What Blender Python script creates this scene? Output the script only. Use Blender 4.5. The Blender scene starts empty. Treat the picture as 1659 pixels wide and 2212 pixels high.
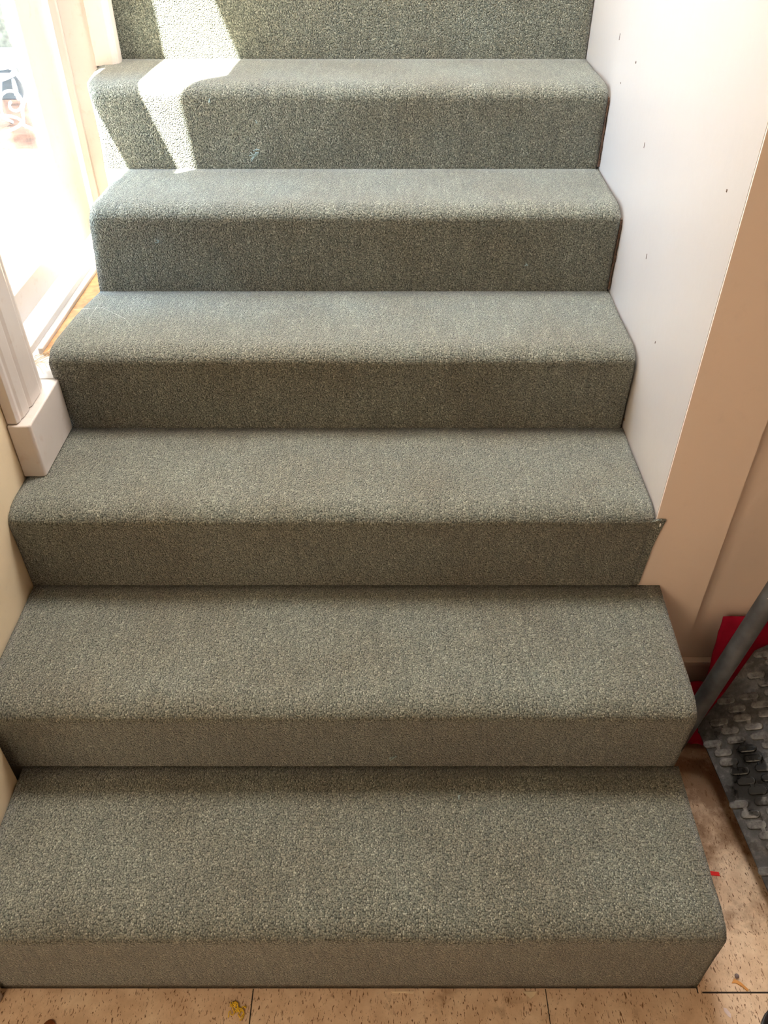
import bpy, bmesh, math, random
from mathutils import Vector, Matrix, noise
random.seed(7)
S = bpy.context.scene
COL = S.collection
# ---------------------------------------------------------------- camera
cam_d = bpy.data.cameras.new('camera'); cam = bpy.data.objects.new('camera', cam_d); COL.objects.link(cam)
cam.location = (0.0, -0.5488, 1.5152)
cam.rotation_euler = (math.pi/2 - 0.69353, 0, 0)
cam_d.sensor_fit = 'HORIZONTAL'; cam_d.sensor_width = 36; cam_d.lens = 36*1740.7/1659
cam_d.clip_start = 0.02
S.camera = cam
# ---------------------------------------------------------------- world, sun, lamp, fill light, exposure
W = bpy.data.worlds.new('world'); S.world = W; W.use_nodes = True
bg = W.node_tree.nodes['Background']
bg.inputs[0].default_value = (0.42, 0.67, 1.0, 1); bg.inputs[1].default_value = 18.0
sd = bpy.data.lights.new('sun', 'SUN'); sd.energy = 200; sd.angle = math.radians(0.7); sd.color = (1.0, .95, .86)
sun = bpy.data.objects.new('sun', sd); COL.objects.link(sun)
sun.rotation_euler = Vector((.35, .36, -1)).to_track_quat('-Z', 'Y').to_euler()
def area(name, loc, target, sx, sy, e, col):
    d = bpy.data.lights.new(name, 'AREA'); d.shape = 'RECTANGLE'; d.size = sx; d.size_y = sy; d.energy = e; d.color = col
    o = bpy.data.objects.new(name, d); COL.objects.link(o); o.location = loc
    o.rotation_euler = (Vector(target)-Vector(loc)).to_track_quat('-Z', 'Y').to_euler(); return o
area('stairwell_lamp', (0.1, 1.15, 2.62), (0.1, .9, 0), .5, .5, 48, (1.0, .97, .92))
area('room_fill', (-.9, -1.25, 1.75), (.2, 0.2, 0.1), .8, .8, 18, (1.0, .79, .55))  # unseen warm fill, added to light the low risers and walls
vs = S.view_settings
vs.view_transform = 'Standard'; vs.look = 'None'; vs.exposure = 0.0; vs.gamma = 1.0; vs.use_curve_mapping = False

# ---------------------------------------------------------------- material helpers
def mat(name):
    m = bpy.data.materials.new(name); m.use_nodes = True
    nt = m.node_tree; return m, nt, nt.nodes['Principled BSDF']
def N(nt, t, **k):
    n = nt.nodes.new(t)
    for a, v in k.items():
        if a == 'ins':
            for i, x in v.items(): n.inputs[i].default_value = x
        else: setattr(n, a, v)
    return n
def L(nt, a, b): nt.links.new(a, b)
def ramp(nt, stops, fac, interp='LINEAR'):
    r = N(nt, 'ShaderNodeValToRGB'); r.color_ramp.interpolation = interp
    e = r.color_ramp.elements
    e[0].position, e[0].color = stops[0][0], (*stops[0][1], 1)
    e[1].position, e[1].color = stops[-1][0], (*stops[-1][1], 1)
    for p, c in stops[1:-1]:
        q = e.new(p); q.color = (*c, 1)
    L(nt, fac, r.inputs[0]); return r
def mix(nt, fac, a, b, mode='MIX'):
    m = N(nt, 'ShaderNodeMix', data_type='RGBA', blend_type=mode)
    for s, v in ((0, fac), (6, a), (7, b)):
        if hasattr(v, 'links') or hasattr(v, 'is_linked'): L(nt, v, m.inputs[s])
        else: m.inputs[s].default_value = v if s == 0 else (*v, 1)
    return m.outputs[2]
def bump(nt, b, h, strength, dist):
    n = N(nt, 'ShaderNodeBump', ins={'Strength': strength, 'Distance': dist}); L(nt, h, n.inputs['Height']); L(nt, n.outputs[0], b.inputs['Normal']); return n

def carpet_mat():
    m, nt, b = mat('loop_pile_carpet')
    uv = N(nt, 'ShaderNodeUVMap')
    mp = N(nt, 'ShaderNodeMapping'); mp.inputs['Scale'].default_value = (430, 320, 1); L(nt, uv.outputs[0], mp.inputs[0])
    # warp rows a little
    wn = N(nt, 'ShaderNodeTexNoise', ins={'Scale': 0.3, 'Detail': 1.0}); L(nt, mp.outputs[0], wn.inputs['Vector'])
    wa = N(nt, 'ShaderNodeVectorMath', operation='SCALE'); wa.inputs['Scale'].default_value = 1.6; L(nt, wn.outputs['Color'], wa.inputs[0])
    ad = N(nt, 'ShaderNodeVectorMath', operation='ADD'); L(nt, mp.outputs[0], ad.inputs[0]); L(nt, wa.outputs[0], ad.inputs[1])
    v = N(nt, 'ShaderNodeTexVoronoi', voronoi_dimensions='2D', feature='F1', ins={'Scale': 1.0, 'Randomness': .85}); L(nt, ad.outputs[0], v.inputs['Vector'])
    sep = N(nt, 'ShaderNodeSeparateColor'); L(nt, v.outputs['Color'], sep.inputs[0])
    c = ramp(nt, [(0, (.140, .150, .130)), (.35, (.188, .189, .158)), (.65, (.240, .236, .197)), (.90, (.296, .288, .240)), (.985, (.43, .42, .36))], sep.outputs[0])
    # dark gaps between loops
    gap = ramp(nt, [(.30, (1, 1, 1)), (.70, (.24, .24, .23))], v.outputs['Distance'])
    c2 = mix(nt, 1.0, c.outputs[0], gap.outputs[0], 'MULTIPLY')
    # streaks along the rows and broad wear
    mp2 = N(nt, 'ShaderNodeMapping'); mp2.inputs['Scale'].default_value = (95, 9, 1); L(nt, uv.outputs[0], mp2.inputs[0])
    n2 = N(nt, 'ShaderNodeTexNoise', ins={'Scale': 1.0, 'Detail': 2.0}); L(nt, mp2.outputs[0], n2.inputs['Vector'])
    r2 = ramp(nt, [(.3, (.86, .86, .86)), (.7, (1.12, 1.11, 1.09))], n2.outputs[0])
    c3 = mix(nt, 1.0, c2, r2.outputs[0], 'MULTIPLY')
    n3 = N(nt, 'ShaderNodeTexNoise', ins={'Scale': 5.0, 'Detail': 4.0}); L(nt, uv.outputs[0], n3.inputs['Vector'])
    r3 = ramp(nt, [(.32, (.86, .85, .78)), (.68, (1.02, 1.09, 1.07))], n3.outputs[0])
    c4 = mix(nt, 1.0, c3, r3.outputs[0], 'MULTIPLY')
    L(nt, c4, b.inputs['Base Color'])
    b.inputs['Roughness'].default_value = .95; b.inputs['Specular IOR Level'].default_value = .1
    b.inputs['Sheen Weight'].default_value = .35; b.inputs['Sheen Roughness'].default_value = .5
    inv = N(nt, 'ShaderNodeMath', operation='SUBTRACT', ins={0: 1.0}); L(nt, v.outputs['Distance'], inv.inputs[1])
    bump(nt, b, inv.outputs[0], 1.0, .0020)
    return m
def paint_mat(name, col, dirt=.0, rough=.5, scuff=None, bumps=.0006):
    m, nt, b = mat(name)
    tc = N(nt, 'ShaderNodeTexCoord')
    n1 = N(nt, 'ShaderNodeTexNoise', ins={'Scale': 3.0, 'Detail': 5.0}); L(nt, tc.outputs['Object'], n1.inputs['Vector'])
    c = ramp(nt, [(.3, tuple(x*(1-dirt*.5) for x in col)), (.7, col)], n1.outputs[0]).outputs[0]
    if dirt:
        n2 = N(nt, 'ShaderNodeTexNoise', ins={'Scale': 38.0, 'Detail': 6.0, 'Roughness': .65}); L(nt, tc.outputs['Object'], n2.inputs['Vector'])
        f = ramp(nt, [(.57, (0, 0, 0)), (.72, (1, 1, 1))], n2.outputs[0])
        mm = N(nt, 'ShaderNodeMath', operation='MULTIPLY', ins={1: dirt}); L(nt, f.outputs[0], mm.inputs[0])
        c = mix(nt, mm.outputs[0], c, scuff or tuple(x*.45 for x in col))
    L(nt, c, b.inputs['Base Color']); b.inputs['Roughness'].default_value = rough
    n3 = N(nt, 'ShaderNodeTexNoise', ins={'Scale': 60.0, 'Detail': 3.0}); L(nt, tc.outputs['Object'], n3.inputs['Vector'])
    bump(nt, b, n3.outputs[0], .5, bumps)
    return m
def plain(name, col, rough=.6, metal=0.0, noise_amt=.15, scale=40, bump_d=.0005, spec=.5):
    m, nt, b = mat(name)
    tc = N(nt, 'ShaderNodeTexCoord')
    n1 = N(nt, 'ShaderNodeTexNoise', ins={'Scale': scale, 'Detail': 4.0}); L(nt, tc.outputs['Object'], n1.inputs['Vector'])
    r = ramp(nt, [(.3, tuple(x*(1-noise_amt) for x in col)), (.7, tuple(min(1, x*(1+noise_amt)) for x in col))], n1.outputs[0])
    L(nt, r.outputs[0], b.inputs['Base Color']); b.inputs['Roughness'].default_value = rough; b.inputs['Metallic'].default_value = metal
    b.inputs['Specular IOR Level'].default_value = spec
    bump(nt, b, n1.outputs[0], .4, bump_d); return m
def floor_mat():
    m, nt, b = mat('speckled_vinyl_tile')
    tc = N(nt, 'ShaderNodeTexCoord'); O = tc.outputs['Object']
    n1 = N(nt, 'ShaderNodeTexNoise', ins={'Scale': 22.0, 'Detail': 7.0, 'Roughness': .62}); L(nt, O, n1.inputs['Vector'])
    c = ramp(nt, [(.3, (.56, .385, .25)), (.5, (.70, .51, .35)), (.7, (.82, .64, .46))], n1.outputs[0]).outputs[0]
    def flecks(scale, lo, hi, dis, seed):
        mp = N(nt, 'ShaderNodeMapping'); mp.inputs['Scale'].default_value = scale; mp.inputs['Location'].default_value = (seed, seed*2, 0); L(nt, O, mp.inputs[0])
        v = N(nt, 'ShaderNodeTexNoise', ins={'Scale': 1.0, 'Detail': 3.0, 'Roughness': .6, 'Distortion': dis}); L(nt, mp.outputs[0], v.inputs['Vector'])
        return ramp(nt, [(lo, (0, 0, 0)), (hi, (1, 1, 1))], v.outputs[0]).outputs[0]
    c = mix(nt, flecks((330, 100, 1), .60, .65, .6, 3), c, (.16, .075, .03))
    c = mix(nt, flecks((170, 60, 1), .63, .70, .9, 9), c, (.22, .11, .05))
    # dirt stains right of the stair, with the hand truck's shade painted in
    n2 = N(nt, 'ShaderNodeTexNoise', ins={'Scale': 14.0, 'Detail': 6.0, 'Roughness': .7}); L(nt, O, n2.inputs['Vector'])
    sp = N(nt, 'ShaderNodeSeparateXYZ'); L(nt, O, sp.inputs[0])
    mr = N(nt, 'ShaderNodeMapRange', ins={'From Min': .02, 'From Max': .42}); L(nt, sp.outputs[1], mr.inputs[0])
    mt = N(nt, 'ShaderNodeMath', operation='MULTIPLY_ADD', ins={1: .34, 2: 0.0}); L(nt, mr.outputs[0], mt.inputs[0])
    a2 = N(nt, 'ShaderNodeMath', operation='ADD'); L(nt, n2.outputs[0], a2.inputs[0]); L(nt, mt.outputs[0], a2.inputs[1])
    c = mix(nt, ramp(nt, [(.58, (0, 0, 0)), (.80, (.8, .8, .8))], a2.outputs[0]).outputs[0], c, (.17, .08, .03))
    L(nt, c, b.inputs['Base Color']); b.inputs['Roughness'].default_value = .42
    bump(nt, b, n1.outputs[0], .3, .0008); return m

CARPET = carpet_mat()
WALL_R = paint_mat('cream_wall_paint', (.62, .565, .52), .10, .35, (.55, .50, .45))
WALL_L = paint_mat('peach_wall_paint', (.86, .70, .48), .12, .45, (.5, .36, .22))
WALL_T = paint_mat('tan_wall_paint', (.90, .75, .64), .06, .5)
TRIM = paint_mat('white_gloss_trim', (.70, .625, .575), .32, .3, (.50, .36, .28))
SILL = paint_mat('dirty_white_sill', (.86, .83, .80), .45, .45, (.42, .38, .35))
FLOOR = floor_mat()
CEIL = paint_mat('ceiling_white', (.82, .78, .72), 0, .8)
WOOD = plain('raw_wood', (.42, .20, .07), .6, 0, .3, 60)
BASEM = paint_mat('baseboard_brown', (.50, .34, .24), .2, .45)
BLACK = plain('black_rubber', (.012, .012, .013), .4, 0, .3)
TUBE = plain('worn_grey_tube', (.125, .135, .15), .42, .2, .35, 30, .0006)
RED = plain('red_fabric', (.36, .004, .03), .85, 0, .25, 25, .001, .2)
DARKGAP = plain('frayed_backing', (.10, .055, .035), .9, 0, .5, 200)

# ---------------------------------------------------------------- object helpers
def link(name, bm, m, parent=None, smooth=False, bevel=0, kind=None):
    bmesh.ops.recalc_face_normals(bm, faces=bm.faces[:])
    me = bpy.data.meshes.new(name); bm.to_mesh(me); bm.free()
    me.materials.append(m)
    if smooth:
        for p in me.polygons: p.use_smooth = True
    o = bpy.data.objects.new(name, me); COL.objects.link(o)
    if parent: o.parent = parent
    if bevel:
        b = o.modifiers.new('bevel', 'BEVEL'); b.width = bevel; b.segments = 3; b.limit_method = 'ANGLE'
        b.harden_normals = False
    if kind: o['kind'] = kind
    return o
def box(bm, x0, x1, y0, y1, z0, z1):
    v = [bm.verts.new(p) for p in [(x0,y0,z0),(x1,y0,z0),(x1,y1,z0),(x0,y1,z0),(x0,y0,z1),(x1,y0,z1),(x1,y1,z1),(x0,y1,z1)]]
    for f in [(0,1,2,3),(4,5,6,7),(0,1,5,4),(1,2,6,5),(2,3,7,6),(3,0,4,7)]: bm.faces.new([v[i] for i in f])
def boxes(name, L_, m, parent=None, bevel=0, kind=None):
    bm = bmesh.new()
    for b in L_: box(bm, *b)
    return link(name, bm, m, parent, bevel=bevel, kind=kind)
def extrude_poly(bm, pts, vec):
    a = [bm.verts.new(p) for p in pts]; b = [bm.verts.new(Vector(p)+Vector(vec)) for p in pts]
    bm.faces.new(a); bm.faces.new(b[::-1]); n = len(pts)
    for i in range(n): bm.faces.new([a[i], a[(i+1)%n], b[(i+1)%n], b[i]])
def tube(bm, pts, r, seg=8, taper=None):
    pts = [Vector(p) for p in pts]; rings = []
    up = Vector((.13, .31, .94)).normalized()
    for i, p in enumerate(pts):
        t = (pts[min(i+1, len(pts)-1)] - pts[max(i-1, 0)]).normalized()
        a = t.cross(up); a = a.normalized() if a.length > 1e-4 else Vector((1,0,0)); b = t.cross(a)
        rr = r if taper is None else r*taper[i]
        rings.append([bm.verts.new(p + (a*math.cos(2*math.pi*k/seg) + b*math.sin(2*math.pi*k/seg))*rr) for k in range(seg)])
    for i in range(len(rings)-1):
        for k in range(seg): bm.faces.new([rings[i][k], rings[i][(k+1)%seg], rings[i+1][(k+1)%seg], rings[i+1][k]])
    bm.faces.new(rings[0][::-1]); bm.faces.new(rings[-1])
def empty(name, loc, label, cat, group=None):
    o = bpy.data.objects.new(name, None); COL.objects.link(o); o.location = loc
    o['label'] = label; o['category'] = cat
    if group: o['group'] = group
    return o
def adopt(child, parent):   # keep the child's world place
    child.parent = parent; child.matrix_parent_inverse = Matrix.Translation(-Vector(parent.location))
def tag(o, label, cat, group=None, kind=None):
    o['label'] = label; o['category'] = cat
    if group: o['group'] = group
    if kind: o['kind'] = kind
    return o

# ---------------------------------------------------------------- the setting
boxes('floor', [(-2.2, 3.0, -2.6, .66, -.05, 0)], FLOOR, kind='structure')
# joints between tiles, sunk dark lines
GROUT = plain('tile_joint', (.03, .02, .015), .9)
boxes('trim_1', [(-.2255, -.2235, -.6, -.008, 0, .0006), (.2765, .278, -.6, -.008, 0, .0005), (.545, 1.2, -.0150, -.0125, 0, .0006), (.5365, .5385, -.0150, .12, 0, .0005)], GROUT, kind='structure')
RX = .503
bm = bmesh.new(); box(bm, RX, RX+.14, .590, 2.35, 0, 2.7)
wr = link('wall_right', bm, WALL_R, kind='structure')
# the tan face of the wall end, and the recessed wall beyond
boxes('wall_right_end', [(RX+.0005, .6415, .586, .5895, .0, 2.7)], WALL_T, kind='structure')
boxes('wall_recess', [(.6435, 3.0, .628, .70, 0, 2.7)], WALL_T, kind='structure')
boxes('baseboard_recess', [(.6435, 3.0, .617, .6275, 0, .105), (.6435, 3.0, .612, .6275, .105, .118)], WALL_T, bevel=.002, kind='structure')
# left walls
boxes('wall_left', [(-.84, -.695, .268, .835, 0, 2.7), (-.84, -.695, 1.66, 2.35, 0, 2.7), (-.84, -.695, .835, 1.66, 2.52, 2.7), (-.84, -.695, .90, 1.66, 0, .60)], WALL_L, kind='structure')
boxes('wall_left_near', [(-.84, -.661, -.001, .262, 0, 2.7)], WALL_L, bevel=.004, kind='structure')
boxes('trim_2', [(-.80, -.6865, .2625, .292, 0, 2.6)], TRIM, bevel=.002, kind='structure')
boxes('trim_3', [(-.74, -.650, -.032, -.0165, 0, .05)], TRIM, bevel=.004, kind='structure')
boxes('wall_left_room', [(-2.3, -2.2, -2.6, .66, 0, 2.7), (-2.2, -.84, .56, .66, 0, 2.7)], WALL_L, kind='structure')
boxes('wall_front', [(-2.3, 3.1, -2.7, -2.6, 0, 2.7)], WALL_T, kind='structure')
boxes('wall_far_right', [(3.0, 3.1, -2.6, .7, 0, 2.7)], WALL_T, kind='structure')
boxes('wall_back', [(-.84, .65, 2.35, 2.45, 0, 2.7)], WALL_R, kind='structure')
boxes('ceiling', [(-2.3, 3.1, -2.7, .66, 2.7, 2.8), (-.84, 3.1, .66, 2.45, 2.7, 2.8)], CEIL, kind='structure')

# door opening trim: moulded casings
def casing(name, y0, y1, z0, z1, x0, x1, flip=False):
    # profile in (y, x), extruded in z
    w = y1-y0; t = x1-x0
    prof = [(0, 0), (0, .72), (.06, .86), (.13, .80), (.17, .92), (.36, .96), (.40, .84), (.46, 1.0), (.80, 1.0), (.86, .90), (.92, .90), (1, .78), (1, 0)]
    bm = bmesh.new()
    pts = [(x0+t*q, (y0+w*p) if not flip else (y1-w*p), z0) for p, q in prof]
    extrude_poly(bm, pts, (0, 0, z1-z0))
    return link(name, bm, TRIM, bevel=.0012, kind='structure')
casing('trim_4', .695, .832, .6915, 2.60, -.694, -.668)
casing('trim_5', 1.632, 1.705, 1.100, 2.60, -.694, -.641, flip=True)
# skirting block at the foot of the near casing (bevelled, chipped)
bm = bmesh.new()
extrude_poly(bm, [(-.694, .690, .573), (-.656, .690, .573), (-.651, .6945, .573), (-.651, .862, .573), (-.694, .862, .573)], (0, 0, .1165))
trb = link('trim_6', bm, TRIM, bevel=.003, kind='structure')
# jambs, head, stop
boxes('trim_7', [(-.84, -.6945, 1.640, 1.6595, .69, 2.52), (-.84, -.6945, .8355, .850, .69, 2.52), (-.84, -.6945, .850, 1.640, 2.50, 2.52),
                 (-.775, -.757, 1.628, 1.640, .69, 2.50), (-.775, -.757, .850, .862, .69, 2.50)], TRIM, bevel=.0015, kind='structure')
# sill with its ridges and a bare-wood strip next to the stair
sill = boxes('trim_8', [(-.90, -.6575, .863, 1.639, .60, .690), (-.90, -.6955, .8505, .863, .60, .690), (-.6575, -.6195, 1.150, 1.411, .60, .690)], SILL, bevel=.002, kind='structure')
boxes('trim_9', [(-.752, -.737, .8635, 1.627, .6902, .706)], TRIM, bevel=.002, kind='structure')
boxes('trim_10', [(-.722, -.712, .960, 1.62, .6902, .704)], TRIM, bevel=.002, kind='structure')
bm = bmesh.new(); extrude_poly(bm, [(-.711, .955, .6902), (-.640, .955, .6902), (-.640, 1.62, .6902), (-.711, 1.62, .6902)], (0, 0, .006))
link('trim_11', bm, WOOD, kind='structure')

# glazed door
GL = bpy.data.materials.new('glass'); GL.use_nodes = True; nt = GL.node_tree; nt.nodes.clear()
o_ = N(nt, 'ShaderNodeOutputMaterial'); tr = N(nt, 'ShaderNodeBsdfTransparent', ins={'Color': (.94, .96, .95, 1)}); gs = N(nt, 'ShaderNodeBsdfGlossy', ins={'Roughness': .02})
fr = N(nt, 'ShaderNodeLayerWeight'); pw = N(nt, 'ShaderNodeMath', operation='POWER', ins={1: 5.0}); L(nt, fr.outputs['Facing'], pw.inputs[0])
ma_ = N(nt, 'ShaderNodeMath', operation='MULTIPLY_ADD', ins={1: .6, 2: .03}); L(nt, pw.outputs[0], ma_.inputs[0]); mx = N(nt, 'ShaderNodeMixShader'); L(nt, ma_.outputs[0], mx.inputs[0]); L(nt, tr.outputs[0], mx.inputs[1]); L(nt, gs.outputs[0], mx.inputs[2]); L(nt, mx.outputs[0], o_.inputs[0])
PY0, PY1 = 1.037, 1.462
door = bpy.data.objects.new('door_1', None); COL.objects.link(door); door.location = (-.80, 1.24, .708); door['kind'] = 'structure'
DX0, DX1 = -.815, -.785
bm = bmesh.new()
for b in [(DX0, DX1, .864, PY0, .708, 2.495), (DX0, DX1, PY1, 1.626, .708, 2.495), (DX0, DX1, PY0, PY1, .708, .775), (DX0, DX1, PY0, PY1, 1.54, 1.80), (DX0, DX1, PY0, PY1, 2.39, 2.495)]: box(bm, *b)
leaf = link('door_frame', bm, TRIM, bevel=.003); adopt(leaf, door)
for z0, z1 in ((.775, 1.54), (1.80, 2.39)):
    g = boxes('glass_pane', [(-.802, -.798, PY0, PY1, z0, z1)], GL); adopt(g, door)

# ---------------------------------------------------------------- staircase
Y = [-.009, .284, .583, .865, 1.147, 1.414, 1.711, 2.345]
Z = [0, .221, .387, .571, .747, .929, 1.103, 1.280]
# left / right ends of each step: (front at nose, back at crease)
XL = [(-.658, -.658), (-.692, -.692), (-.694, -.694), (-.662, -.632), (-.618, -.612), (-.650, -.693), (-.694, -.694)]
XR = [(.534, .537), (.534, .545), (.500, .501), (.497, .501), (.497, .501), (.497, .501), (.501, .501)]
stair = empty('staircase', (0, .0, 0), 'straight staircase covered in worn grey-green loop pile carpet between two painted walls', 'staircase')
def nz(x, y, s): return noise.noise(Vector((x*s, y*s, s*1.7)))
def make_step(i):
    y0, y1, z0, z1 = Y[i], Y[i+1], Z[i], Z[i+1]
    A, B = .052, .030         # nose: depth along the tread, depth down the riser
    yf, zt = y0-.007, z1+.0035
    prof = [(y0+.002, z0-.003)]
    for k in range(8): 
        t = (k+1)/8; prof.append((y0+.001-.008*t**1.5, z0+(zt-B-z0)*t))
    for k in range(1, 15):
        a = math.pi/2*k/14; e = 2/2.35
        prof.append((yf+A*(1-math.cos(a)**e), zt-B+B*math.sin(a)**e))
    ys = prof[-1][0]
    for k in range(1, 9):
        t = k/8; prof.append((ys+(y1+.001-ys)*t, zt-(zt-z1+.002)*t**1.3))
    s = [0]
    for a, b in zip(prof, prof[1:]): s.append(s[-1]+math.hypot(a[0]-b[0], a[1]-b[1]))
    bm = bmesh.new(); uvl = bm.loops.layers.uv.new('UVMap')
    nx = 90; rows = []; su = {}
    for j, (py, pz) in enumerate(prof):
        r = []
        w = min(max((py-y0)/(y1-y0), 0), 1)
        hz = min(max((pz-z0)/(z1-z0), 0), 1)
        wl = w**.5 if i == 5 else (w**2.2 if i == 3 else w); xl = XL[i][0]*(1-wl)+XL[i][1]*wl; xr = XR[i][0]*(1-w)+XR[i][1]*w
        if i in (0, 1):      # riser of the lowest steps draws in towards the bottom right
            xr -= (-.002 if i == 0 else .004)*(1-hz)**1.2
        if i == 4: xl -= .016*(1-hz)
        for k in range(nx+1):
            t = k/nx; x = xl+(xr-xl)*t
            near = math.sin(math.pi*min(1, max(0, (s[j])/(s[-1]))))
            dy = .0028*nz(x, i*3.1+s[j], 5)*near; dz = .0018*nz(x+9, i*2.3+s[j]*2, 6)*near
            edge = min(t, 1-t)*abs(xr-xl)
            if edge < .022: q = (1-edge/.022)**2; dy += .006*q*hz*(1-w) ; dz -= .007*q*near*hz   # ends roll over a little
            if k in (0, nx): x += .0015*nz(s[j], i, 60)
            v = bm.verts.new((x, py+dy, pz+dz)); r.append(v); su[v] = (x+i*.37, s[j]+i*.71)
        rows.append(r)
    for j in range(len(rows)-1):
        for k in range(nx):
            f = bm.faces.new([rows[j][k], rows[j][k+1], rows[j+1][k+1], rows[j+1][k]]); f.smooth = True
            for l in f.loops: l[uvl].uv = su[l.vert]
    # close the ends, the back and the bottom
    for k in (0, nx):
        a = [r[k] for r in rows]; zb = 0.0 if i < 3 else .60
        c = [bm.verts.new((a[-1].co.x, y1-.001, 0.0)), bm.verts.new((a[0].co.x, y0+.002, 0.0))]
        f = bm.faces.new(a+c)
        for l in f.loops: l[uvl].uv = (l.vert.co.y+3, l.vert.co.z)
        if k == 0: c0 = c
        else: c1 = c
    bm.faces.new(rows[-1] + [c1[0], c0[0]]); bm.faces.new(rows[0][::-1] + [c0[1], c1[1]])
    f = bm.faces.new([c0[0], c0[1], c1[1], c1[0]])
    o = link('carpeted_step', bm, CARPET)
    adopt(o, stair); return o
steps = [make_step(i) for i in range(7)]
# flap of carpet past the wall's end
bm = bmesh.new()
uvl = bm.loops.layers.uv.new('UVMap')
fl = [(.492, .5795, .392), (.5015, .5795, .392), (.503, .5795, .425), (.5055, .5795, .455), (.5075, .5795, .49), (.512, .5795, .522), (.5185, .5795, .5565), (.511, .5795, .5575), (.503, .5795, .5560), (.492, .5795, .552)]
extrude_poly(bm, fl, (0, .005, 0))
for f in bm.faces:
    for l in f.loops: l[uvl].uv = (l.vert.co.x+.9, l.vert.co.z+l.vert.co.y+2.2)
flap = link('carpet_flap', bm, CARPET); adopt(flap, stair)
bm = bmesh.new(); bmesh.ops.create_uvsphere(bm, u_segments=12, v_segments=8, radius=1, matrix=Matrix.Translation((.5095, .5785, .5465)) @ Matrix.Diagonal((.0016, .0012, .0045, 1)))
tk = link('tack', bm, plain('white_tack', (.85, .83, .8), .3), smooth=True); tk.parent = flap
# frayed backing in the joints at the wall
for i in (4, 5):
    bm = bmesh.new()
    for k in range(24):
        z0 = Z[i]+.004+k*(Z[i+1]-Z[i]-.03)/24; z1 = z0+.0085
        box(bm, .4975, .4985+.003*random.random()+.001, Y[i]-.004+.002*random.random(), Y[i]+.01, z0, z1)
    o = link('frayed_edge', bm, DARKGAP); adopt(o, stair)
# snags / pulled loops
YARN = plain('pulled_yarn', (.33, .42, .42), .95, 0, .35, 300, .001, .1)
def snag(x, y, z, n, up, size, step=5):
    bm = bmesh.new()
    for k in range(n):
        p = Vector((x, y, z)); pts = [p]
        d = Vector((random.uniform(-1, 1), -.25, random.uniform(-1, .9) if up else random.uniform(-.3, .3))).normalized()
        for q in range(4):
            d = (d+Vector((random.uniform(-.5, .5), random.uniform(-.15, .1), random.uniform(-.5, .5)))).normalized(); p = p+d*size/4; pts.append(p)
        tube(bm, pts, .0009, 5)
    o = link('snagged_yarn', bm, YARN, smooth=True); adopt(o, stair); o.parent = steps[step]; o.matrix_parent_inverse = Matrix.Identity(4)
snag(-.297, 1.403, .958, 9, True, .014); snag(-.293, 1.404, .974, 2, True, .009)
snag(-.285, 1.403, 1.03, 2, True, .008); snag(-.48, 1.138, .86, 3, True, .008, 4); snag(.31, 1.137, .812, 3, True, .006, 4)
snag(-.385, 1.402, 1.08, 2, True, .009); snag(.02, .276, .262, 4, True, .012, 0); snag(.13, .22, .229, 3, False, .008, 0)

# nail near the base of the right wall
bm = bmesh.new(); bmesh.ops.create_uvsphere(bm, u_segments=10, v_segments=6, radius=1, matrix=Matrix.Translation((RX-.0004, .872, .586)) @ Matrix.Diagonal((.0015, .0035, .0035, 1)))
nl = link('nail', bm, plain('rusty_nail', (.25, .15, .08), .5, .6), wr, smooth=True)
# chips and marks on the right wall (dark nicks)
bm = bmesh.new()
for (yy, zz, h, w) in [(1.42, 1.19, .012, .002), (1.10, 1.06, .010, .0015), (.95, .90, .010, .0015), (1.26, 1.175, .004, .004), (1.35, 1.12, .003, .002), (.80, .80, .004, .002), (.66, 1.12, .004, .003)]:
    box(bm, RX-.0006, RX+.001, yy, yy+w, zz, zz+h)
link('paint_chip', bm, DARKGAP, wr)

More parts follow.
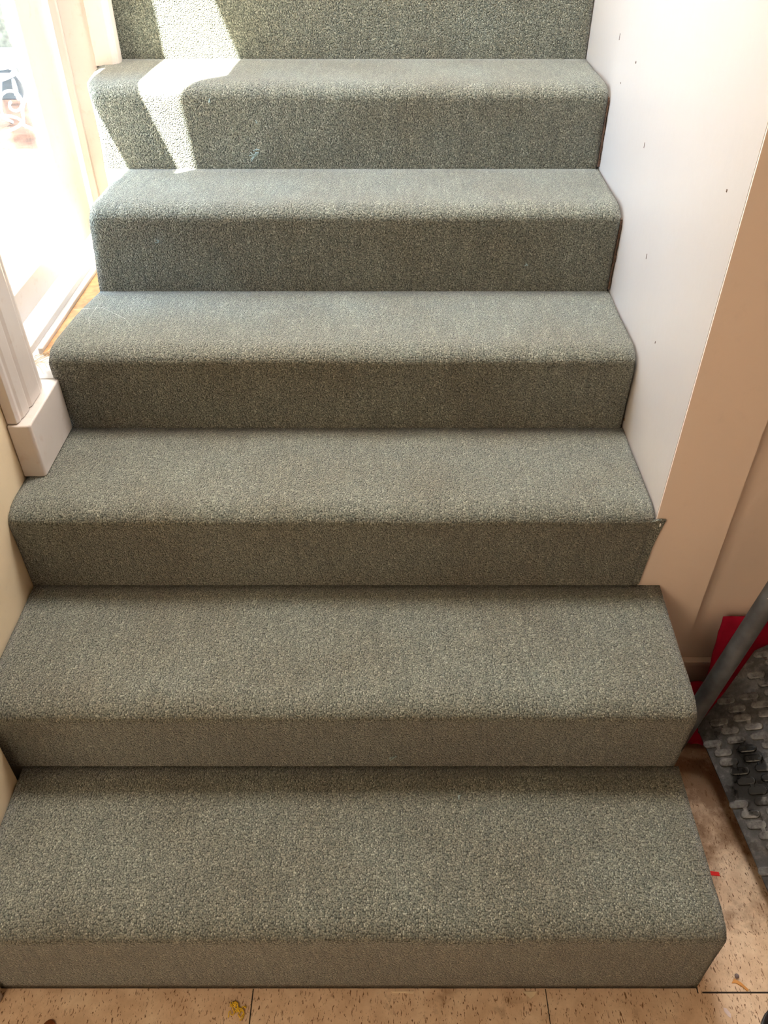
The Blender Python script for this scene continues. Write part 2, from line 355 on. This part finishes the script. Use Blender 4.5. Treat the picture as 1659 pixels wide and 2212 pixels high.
# ---------------------------------------------------------------- hand truck with patterned plate and round tube
def hand_truck():
    C1 = Vector((.651, .455, .10)); F = Vector((.700, .137, .045)); Bk = Vector((.775, .562, .215))
    e1 = (F-C1).normalized(); nrm = (F-C1).cross(Bk-C1).normalized()
    if nrm.z < 0: nrm = -nrm
    e2 = nrm.cross(e1).normalized()
    if e2.x < 0: e2 = -e2
    root = empty('hand_truck', (.95, .35, .0), 'dark grey hand truck plate with raised oval tread and round tube, right of the stairs', 'hand truck')
    def tread_mat(name, cols, rough_lo):
        # worn grey with a black wet blot
        m, nt, b = mat(name); tc = N(nt, 'ShaderNodeTexCoord')
        n1 = N(nt, 'ShaderNodeTexNoise', ins={'Scale': 70.0, 'Detail': 6.0, 'Roughness': .7}); L(nt, tc.outputs['Object'], n1.inputs['Vector'])
        c = ramp(nt, cols, n1.outputs[0]).outputs[0]
        n2 = N(nt, 'ShaderNodeTexNoise', ins={'Scale': 26.0, 'Detail': 4.0}); L(nt, tc.outputs['Object'], n2.inputs['Vector'])
        bc = C1 + e1*.125 + e2*.055
        vd = N(nt, 'ShaderNodeVectorMath', operation='SUBTRACT'); L(nt, tc.outputs['Object'], vd.inputs[0]); vd.inputs[1].default_value = bc
        sc = N(nt, 'ShaderNodeVectorMath', operation='MULTIPLY'); L(nt, vd.outputs[0], sc.inputs[0]); sc.inputs[1].default_value = (2.2, .9, 1)
        ln = N(nt, 'ShaderNodeVectorMath', operation='LENGTH'); L(nt, sc.outputs[0], ln.inputs[0])
        ma = N(nt, 'ShaderNodeMath', operation='MULTIPLY_ADD', ins={1: .10, 2: -.05}); L(nt, n2.outputs[0], ma.inputs[0])
        ad = N(nt, 'ShaderNodeMath', operation='ADD'); L(nt, ln.outputs['Value'], ad.inputs[0]); L(nt, ma.outputs[0], ad.inputs[1])
        f = ramp(nt, [(.058, (1, 1, 1)), (.068, (0, 0, 0))], ad.outputs[0]).outputs[0]
        c = mix(nt, f, c, (.004, .004, .004))
        L(nt, c, b.inputs['Base Color'])
        rr = ramp(nt, [(.35, (.18, .18, .18)), (.6, (.55, .55, .55))], n2.outputs[0]); L(nt, rr.outputs[0], b.inputs['Roughness'])
        b.inputs['Metallic'].default_value = .25
        bump(nt, b, n1.outputs[0], .6, .0012)
        return m
    m = tread_mat('worn_grey_base', [(.30, (.02, .02, .021)), (.55, (.07, .07, .072)), (.78, (.20, .20, .20))], 0)
    m2 = tread_mat('worn_grey_pad', [(.34, (.025, .025, .026)), (.46, (.105, .105, .107)), (.75, (.27, .27, .27))], 0)
    P = lambda a, q, h=0: C1 + e1*a + e2*q + nrm*h
    # outline: follows the visible edges
    lb = (Bk-C1); qa, qb = lb.dot(e1), lb.dot(e2)
    out = [(0, 0), (qa*.45, qb*.48), (qa, qb), (qa-.01, qb+.30), (.62, .42), (.62, 0.0)]
    bm = bmesh.new(); extrude_poly(bm, [P(a, q, -.006) for a, q in out], nrm*.006)
    # raised Z-shaped pads
    def inside(a, q):
        r = False; j = len(out)-1
        for i in range(len(out)):
            (xi, yi), (xj, yj) = out[i], out[j]
            if (yi > q) != (yj > q) and a < (xj-xi)*(q-yi)/(yj-yi)+xi: r = not r
            j = i
        return r
    def capsule(ca, cq, la, lq, r, h=.0042):
        # capsule from centre-l to centre+l, domed top
        d = Vector((la, lq)); ln_ = d.length; d = d.normalized(); n_ = Vector((-d.y, d.x))
        rings = []
        for (rs, hh) in ((1.0, 0.0), (.88, h*.85), (.62, h)):
            ring = []
            for k in range(14):
                a = -math.pi/2+math.pi*(k % 7)/6 + (0 if k < 7 else math.pi)
                cc = Vector((ca, cq)) + d*(ln_ if k < 7 else -ln_)
                p = cc + (d*math.cos(a)+n_*math.sin(a))*r*rs
                ring.append(bm.verts.new(P(p.x, p.y, hh)))
            rings.append(ring)
        for a_, b_ in zip(rings, rings[1:]):
            for k in range(14): bm.faces.new([a_[k], a_[(k+1)%14], b_[(k+1)%14], b_[k]]).material_index = 1
        bm.faces.new(rings[-1]).material_index = 1
    # world directions for the pattern: along image horizontal and towards the camera
    ux = Vector((1, -.08, 0)); uy = Vector((.05, -1, 0))
    def ab(v): 
        w = v - nrm*v.dot(nrm); return Vector((w.dot(e1), w.dot(e2)))
    ua, va = ab(ux).normalized(), ab(uy).normalized()
    for i in range(-14, 26):
        for j in range(-8, 26):
            c0 = ua*(i*.0470 + j*.0150) + va*(j*.0405 - i*.004)
            cA = c0; cB = c0 + ua*.0125 + va*.0200
            if not (inside(cA.x, cA.y) and inside(cB.x, cB.y)): continue
            if not inside(*(cA-ua*.010)) or not inside(*(cB+ua*.010)): continue
            capsule(cA.x, cA.y, ua.x*.0105, ua.y*.0105, .0080)
            capsule(cB.x, cB.y, ua.x*.0105, ua.y*.0105, .0080)
            m_ = (cA+ua*.009+cB-ua*.006)/2; dd = (cB-ua*.006)-(cA+ua*.009)
            capsule(m_.x, m_.y, dd.x*.5, dd.y*.5, .0048, .0038)
    pl = link('tread_plate', bm, m); pl.data.materials.append(m2); adopt(pl, root)
    # dark rim and skirt, standing in for the shadow under the plate's edges
    bm = bmesh.new()
    for (a0, q0), (a1, q1) in zip(out, out[1:]+out[:1]):
        p0, p1 = P(a0, q0, -.0062), P(a1, q1, -.0062)
        d = Vector((0, 0, -1)); cen = P(.3, .2)
        inn = ((cen-(p0+p1)/2)); inn.z = 0; inn.normalize()
        extrude_poly(bm, [p0+inn*.004, p1+inn*.004, p1+d*.012+inn*.004, p0+d*.012+inn*.004], inn*.010)
    o = link('rim', bm, BLACK); adopt(o, root)
    # feet carrying the plate
    for a, q in ((.10, .12), (.56, .10), (.56, .34), (.08, .36)):
        p = P(a, q, -.007); bm = bmesh.new(); tube(bm, [p, (p.x, p.y, 0.0)], .012, 14); o = link('foot', bm, BLACK, smooth=False); adopt(o, root)
    A = Vector((.636, .455, .148)); B = Vector((.722, .503, .455)); d = (B-A)
    A2 = A - d*.40; A2 = A2 + Vector((.0, 0, 0)); T = B + d*1.3
    bm = bmesh.new(); tube(bm, [A2, A, B, T], .0185, 28); o = link('frame_tube', bm, TUBE, smooth=True); adopt(o, root)
    # clear plastic wheel cap beside the tube
    bm = bmesh.new(); c = Vector((.752, .486, .395))
    tube(bm, [c+Vector((0, .012, 0)), c, c+Vector((0, -.006, .002))], .026, 26, [1, 1, .8]); o = link('end_cap', bm, plain('grey_cap', (.22, .22, .22), .25, .2, .4, 80), smooth=False, bevel=.001); adopt(o, root)
    # steel strip on the plate's back corner
    bm = bmesh.new(); p = P(qa+.012, qb+.004, .002); q = P(qa+.13, qb+.075, .002); tube(bm, [p, q], .0022, 10); o = link('strut', bm, plain('steel', (.45, .44, .42), .3, .8), smooth=True); adopt(o, root)
hand_truck()

# ---------------------------------------------------------------- red cloth behind the tube
bm = bmesh.new()
def cloth_grid(fn, nu, nv, th):
    top = [[Vector(fn(u/nu, v/nv)) for v in range(nv+1)] for u in range(nu+1)]
    vt = [[bm.verts.new(p) for p in r] for r in top]
    vb = [[bm.verts.new(p+Vector(th)) for p in r] for r in top]
    for u in range(nu):
        for v in range(nv):
            bm.faces.new([vt[u][v], vt[u+1][v], vt[u+1][v+1], vt[u][v+1]]); bm.faces.new([vb[u][v], vb[u][v+1], vb[u+1][v+1], vb[u+1][v]])
    for u in range(nu):
        bm.faces.new([vt[u][0], vb[u][0], vb[u+1][0], vt[u+1][0]]); bm.faces.new([vt[u][nv], vt[u+1][nv], vb[u+1][nv], vb[u][nv]])
    for v in range(nv):
        bm.faces.new([vt[0][v], vt[0][v+1], vb[0][v+1], vb[0][v]]); bm.faces.new([vt[nu][v], vb[nu][v], vb[nu][v+1], vt[nu][v+1]])
def cl(u, v):
    # v 0..0.6 upright part leaning on the wall, 0.6..1 spreading over the floor
    x = .706+.40*u
    if v < .62:
        t = v/.62; z = .268+.012*math.sin(5*u+1)-.22*t; y = .600-.035*t; x -= .01*t
    else:
        t = (v-.62)/.38; z = .048-.042*t; y = .565-.085*t; x = .696+.40*u-.03*t*(1-u) - .012*math.sin(t*3.1)
    f = .010*math.sin(x*70+v*6)*min(1, v*2)+.008*noise.noise(Vector((x*18, v*7, 2)))
    return (x, y-abs(f), max(.006, z+f*.6))
cloth_grid(cl, 50, 50, (0, .003, -.003))
def cl2(u, v):
    x = .655+.10*u; y = .475+.125*v
    z = .006+.10*math.sin(math.pi*min(1, u*.6+.18))*math.sin(math.pi*(.08+.72*v))+.012*noise.noise(Vector((x*40, y*40, 5)))
    return (x, y, max(.006, z))
cloth_grid(cl2, 24, 24, (0, 0, -.003))
tag(link('cloth_bag', bm, RED, smooth=True), 'crumpled crimson red cloth bag slumped against the baseboard behind the grey tube', 'bag')

# ---------------------------------------------------------------- small litter
def blob(name, pts, h, m, z=0.0, bevel=.0004, **k):
    bm = bmesh.new(); extrude_poly(bm, [(x, y, z) for x, y in pts], (0, 0, h)); return link(name, bm, m, bevel=bevel)
bm = bmesh.new(); random.seed(3)
for k in range(9):
    p = Vector((-.249+random.uniform(-.004, .006), -.046+random.uniform(-.008, .008), .003)); d = random.uniform(0, 6.3); pts = [p]
    for q in range(14):
        d += random.uniform(-.9, 1.1); p = p+Vector((math.cos(d), math.sin(d)*1.2, random.uniform(-.3, .3)))*.0028
        p.x += (-.249-p.x)*.12; p.y += (-.046-p.y)*.10; p.z = min(.007, max(.0016, p.z)); pts.append(p)
    tube(bm, pts, .0009, 6)
tag(link('yellow_string', bm, plain('yellow_plastic', (.85, .56, .03), .35, 0, .15, 100), smooth=True), 'small tangle of yellow string on the floor tile in front of the bottom step', 'string')
bm = bmesh.new(); bmesh.ops.create_uvsphere(bm, u_segments=24, v_segments=12, radius=1, matrix=Matrix.Translation((-.5565, -.0725, .003)) @ Matrix.Diagonal((.0125, .017, .003, 1)))
tag(link('brown_disc', bm, plain('brown_leather', (.20, .055, .012), .45), smooth=True), 'round reddish-brown disc on the floor at the bottom left edge', 'disc')
tag(blob('red_scrap', [(.622, .190), (.640, .188), (.640, .196), (.622, .198)], .0015, plain('red_plastic', (.75, .01, .01), .4)), 'tiny bright red scrap on the floor beside the lowest step', 'scrap')
tag(blob('dry_leaf', [(.606, .008), (.616, .002), (.626, -.010), (.6225, -.012), (.615, -.004), (.607, .001), (.600, .001)], .0022, plain('orange_leaf', (.62, .28, .07), .6)), 'curled orange dry leaf crumb on the floor right of the stairs', 'leaf')
bm = bmesh.new(); bmesh.ops.create_uvsphere(bm, u_segments=12, v_segments=8, radius=1, matrix=Matrix.Translation((.612, .0115, .003)) @ Matrix.Diagonal((.004, .004, .003, 1)))
tag(link('pebble', bm, plain('grey_pebble', (.16, .12, .12), .6), smooth=True), 'small dark pebble on the floor above the orange leaf', 'pebble')
tag(blob('petal', [(.573, -.037), (.578, -.038), (.583, -.047), (.581, -.053), (.577, -.050), (.573, -.043)], .0016, plain('pale_petal', (.74, .62, .62), .6)), 'pale pinkish petal on the floor near the black shoe', 'petal')
tag(blob('wood_chip', [(.238, -.0125), (.262, -.0125), (.256, -.020), (.249, -.0235)], .002, plain('pale_chip', (.80, .66, .46), .6)), 'small pale wood chip at the foot of the bottom step', 'wood chip')
tag(blob('paper_scrap', [(.012, -.0120), (.052, -.0120), (.050, -.0155), (.015, -.0145)], .0012, plain('pale_paper', (.86, .70, .50), .6)), 'thin pale paper scrap under the bottom step edge near the middle', 'scrap')
tag(blob('twig', [(.035, -.066), (.047, -.066), (.046, -.080), (.0435, -.080), (.0425, -.069), (.035, -.068)], .002, plain('dark_twig', (.10, .045, .02), .7)), 'short dark bent twig on the tiles at the bottom edge', 'twig')
# toe of a shoe
bm = bmesh.new(); bmesh.ops.create_uvsphere(bm, u_segments=40, v_segments=24, radius=1)
for v in bm.verts:
    v.co.z = max(v.co.z, -.35); v.co = Vector((v.co.x*.048, v.co.y*.115, (v.co.z+.35)*.036*(1+.5*max(0, -v.co.y))))
shoe = link('shoe_upper', bm, plain('black_suede', (.012, .010, .010), .9, 0, .5, 60, .002, .2), smooth=True)
r = empty('shoe', (.648, -.155, .0), 'black shoe toe on the floor at the bottom right corner', 'shoe'); r.rotation_euler.z = -.12
shoe.parent = r; shoe.location = (0, 0, .008)
bm = bmesh.new(); extrude_poly(bm, [(.050*math.cos(a*math.pi/20), .118*math.sin(a*math.pi/20), 0) for a in range(40)], (0, 0, .0085))
so = link('sole', bm, BLACK, bevel=.002); so.parent = r
# dried grass strands caught on the sill
bm = bmesh.new(); random.seed(11)
for k in range(15):
    p = Vector((-.722+random.uniform(-.012, .010), .930+random.uniform(-.02, .03), .694)); pts = [p]
    a = random.uniform(-.9, .7)
    for q in range(6):
        a += random.uniform(-.25, .25); p = p+Vector((math.cos(a), math.sin(a), random.uniform(-.05, .38)))*random.uniform(.008, .013); p.x = min(p.x, -.662); pts.append(p)
    tube(bm, pts, .00045, 5)
tag(link('dried_grass', bm, plain('straw', (.80, .66, .46), .6), smooth=True), 'wisp of pale dried grass caught on the white door sill beside the stair', 'dried grass', kind='stuff')
bm = bmesh.new()
for pts in ([(-.655, 1.03, .758), (-.60, 1.05, .7525), (-.54, 1.00, .752), (-.515, .96, .752)], [(-.60, .95, .752), (-.615, 1.0, .753), (-.612, 1.06, .753)]):
    tube(bm, pts, .0002, 5)
tag(link('hair_strand', bm, plain('pale_hair', (.75, .72, .66), .5)), 'fine pale hairs lying on the left end of the carpeted step by the sill', 'hair', kind='stuff')
bm = bmesh.new(); tube(bm, [(.700, .482, .452), (.716, .482, .462), (.745, .484, .468)], .0005, 5)
tag(link('cobweb_thread', bm, plain('thread', (.7, .66, .6), .5)), 'stiff pale thread stuck to the grey tube at the right edge', 'thread')

# ---------------------------------------------------------------- outdoors, beyond the door
PAV = plain('pale_paving', (.62, .58, .52), .8, 0, .25, 6, .003)
boxes('ground', [(-9, -.905, -6, 9, .45, .60)], PAV, kind='structure')
boxes('garden_wall', [(-7, -.9, 4.6, 4.8, .60, 2.3)], plain('pebbledash', (.13, .125, .095), .9, 0, .6, 30, .01), kind='structure')
boxes('garden_slate', [(-7, -.9, 3.50, 4.149, .601, .612)], plain('dark_slate', (.035, .037, .04), .8, 0, .4, 8), kind='structure')
boxes('garden_path', [(-7, -.9, 4.15, 4.595, .601, .63)], plain('white_ledge', (.8, .78, .72), .7), kind='structure')
boxes('garden_bed', [(-7, -.9, 2.6, 3.499, .6005, .607)], plain('leaf_litter_bed', (.16, .075, .045), .95, 0, .7, 9, .02), kind='structure')
boxes('shade_canopy', [(-7, -.9, 1.95, 6.0, 2.75, 2.85)], CEIL, kind='structure')  # unseen canopy, added to keep the far garden in shade
# white wrought iron garden stand
SX, SY, GZ = -1.60, 2.86, .607
stand = empty('plant_stand', (SX, SY, GZ), 'white scrolled wrought iron plant stand outside beyond the glass door', 'plant stand')
IRON = plain('white_iron', (.85, .85, .82), .4)
def ring(r, z):
    return [(SX+r*math.cos(2*math.pi*k/24), SY+r*math.sin(2*math.pi*k/24), GZ+z) for k in range(25)]
bm = bmesh.new(); tube(bm, ring(.19, .23), .009, 8); tube(bm, ring(.13, .23), .005, 8)
for k in range(4):
    a = k*math.pi/4; tube(bm, [(SX-math.cos(a)*.19, SY-math.sin(a)*.19, GZ+.23), (SX+math.cos(a)*.19, SY+math.sin(a)*.19, GZ+.23)], .006, 8)
adopt(link('top_ring', bm, IRON, smooth=True), stand)
for k in range(6):
    a = k*math.pi/3+.3; bm = bmesh.new()
    tube(bm, [(SX+math.cos(a)*rr, SY+math.sin(a)*rr, GZ+z) for rr, z in ((.19, .23), (.22, .17), (.18, .10), (.17, .04), (.22, .01))], .008, 8)
    adopt(link('leg', bm, IRON, smooth=True), stand)
    bm = bmesh.new(); pts = []
    for q in range(26):
        t = q/25*4.6*math.pi/2; r_ = .055*(1-q/30); pts.append((SX+math.cos(a+.5)*(.19)+math.sin(a)*r_*math.cos(t), SY+math.sin(a+.5)*(.19)-math.cos(a)*r_*math.cos(t), GZ+.14+r_*math.sin(t)))
    tube(bm, pts, .0055, 7); adopt(link('scroll', bm, IRON, smooth=True), stand)
bm = bmesh.new(); tube(bm, ring(.165, .05), .006, 8); adopt(link('lower_ring', bm, IRON, smooth=True), stand)
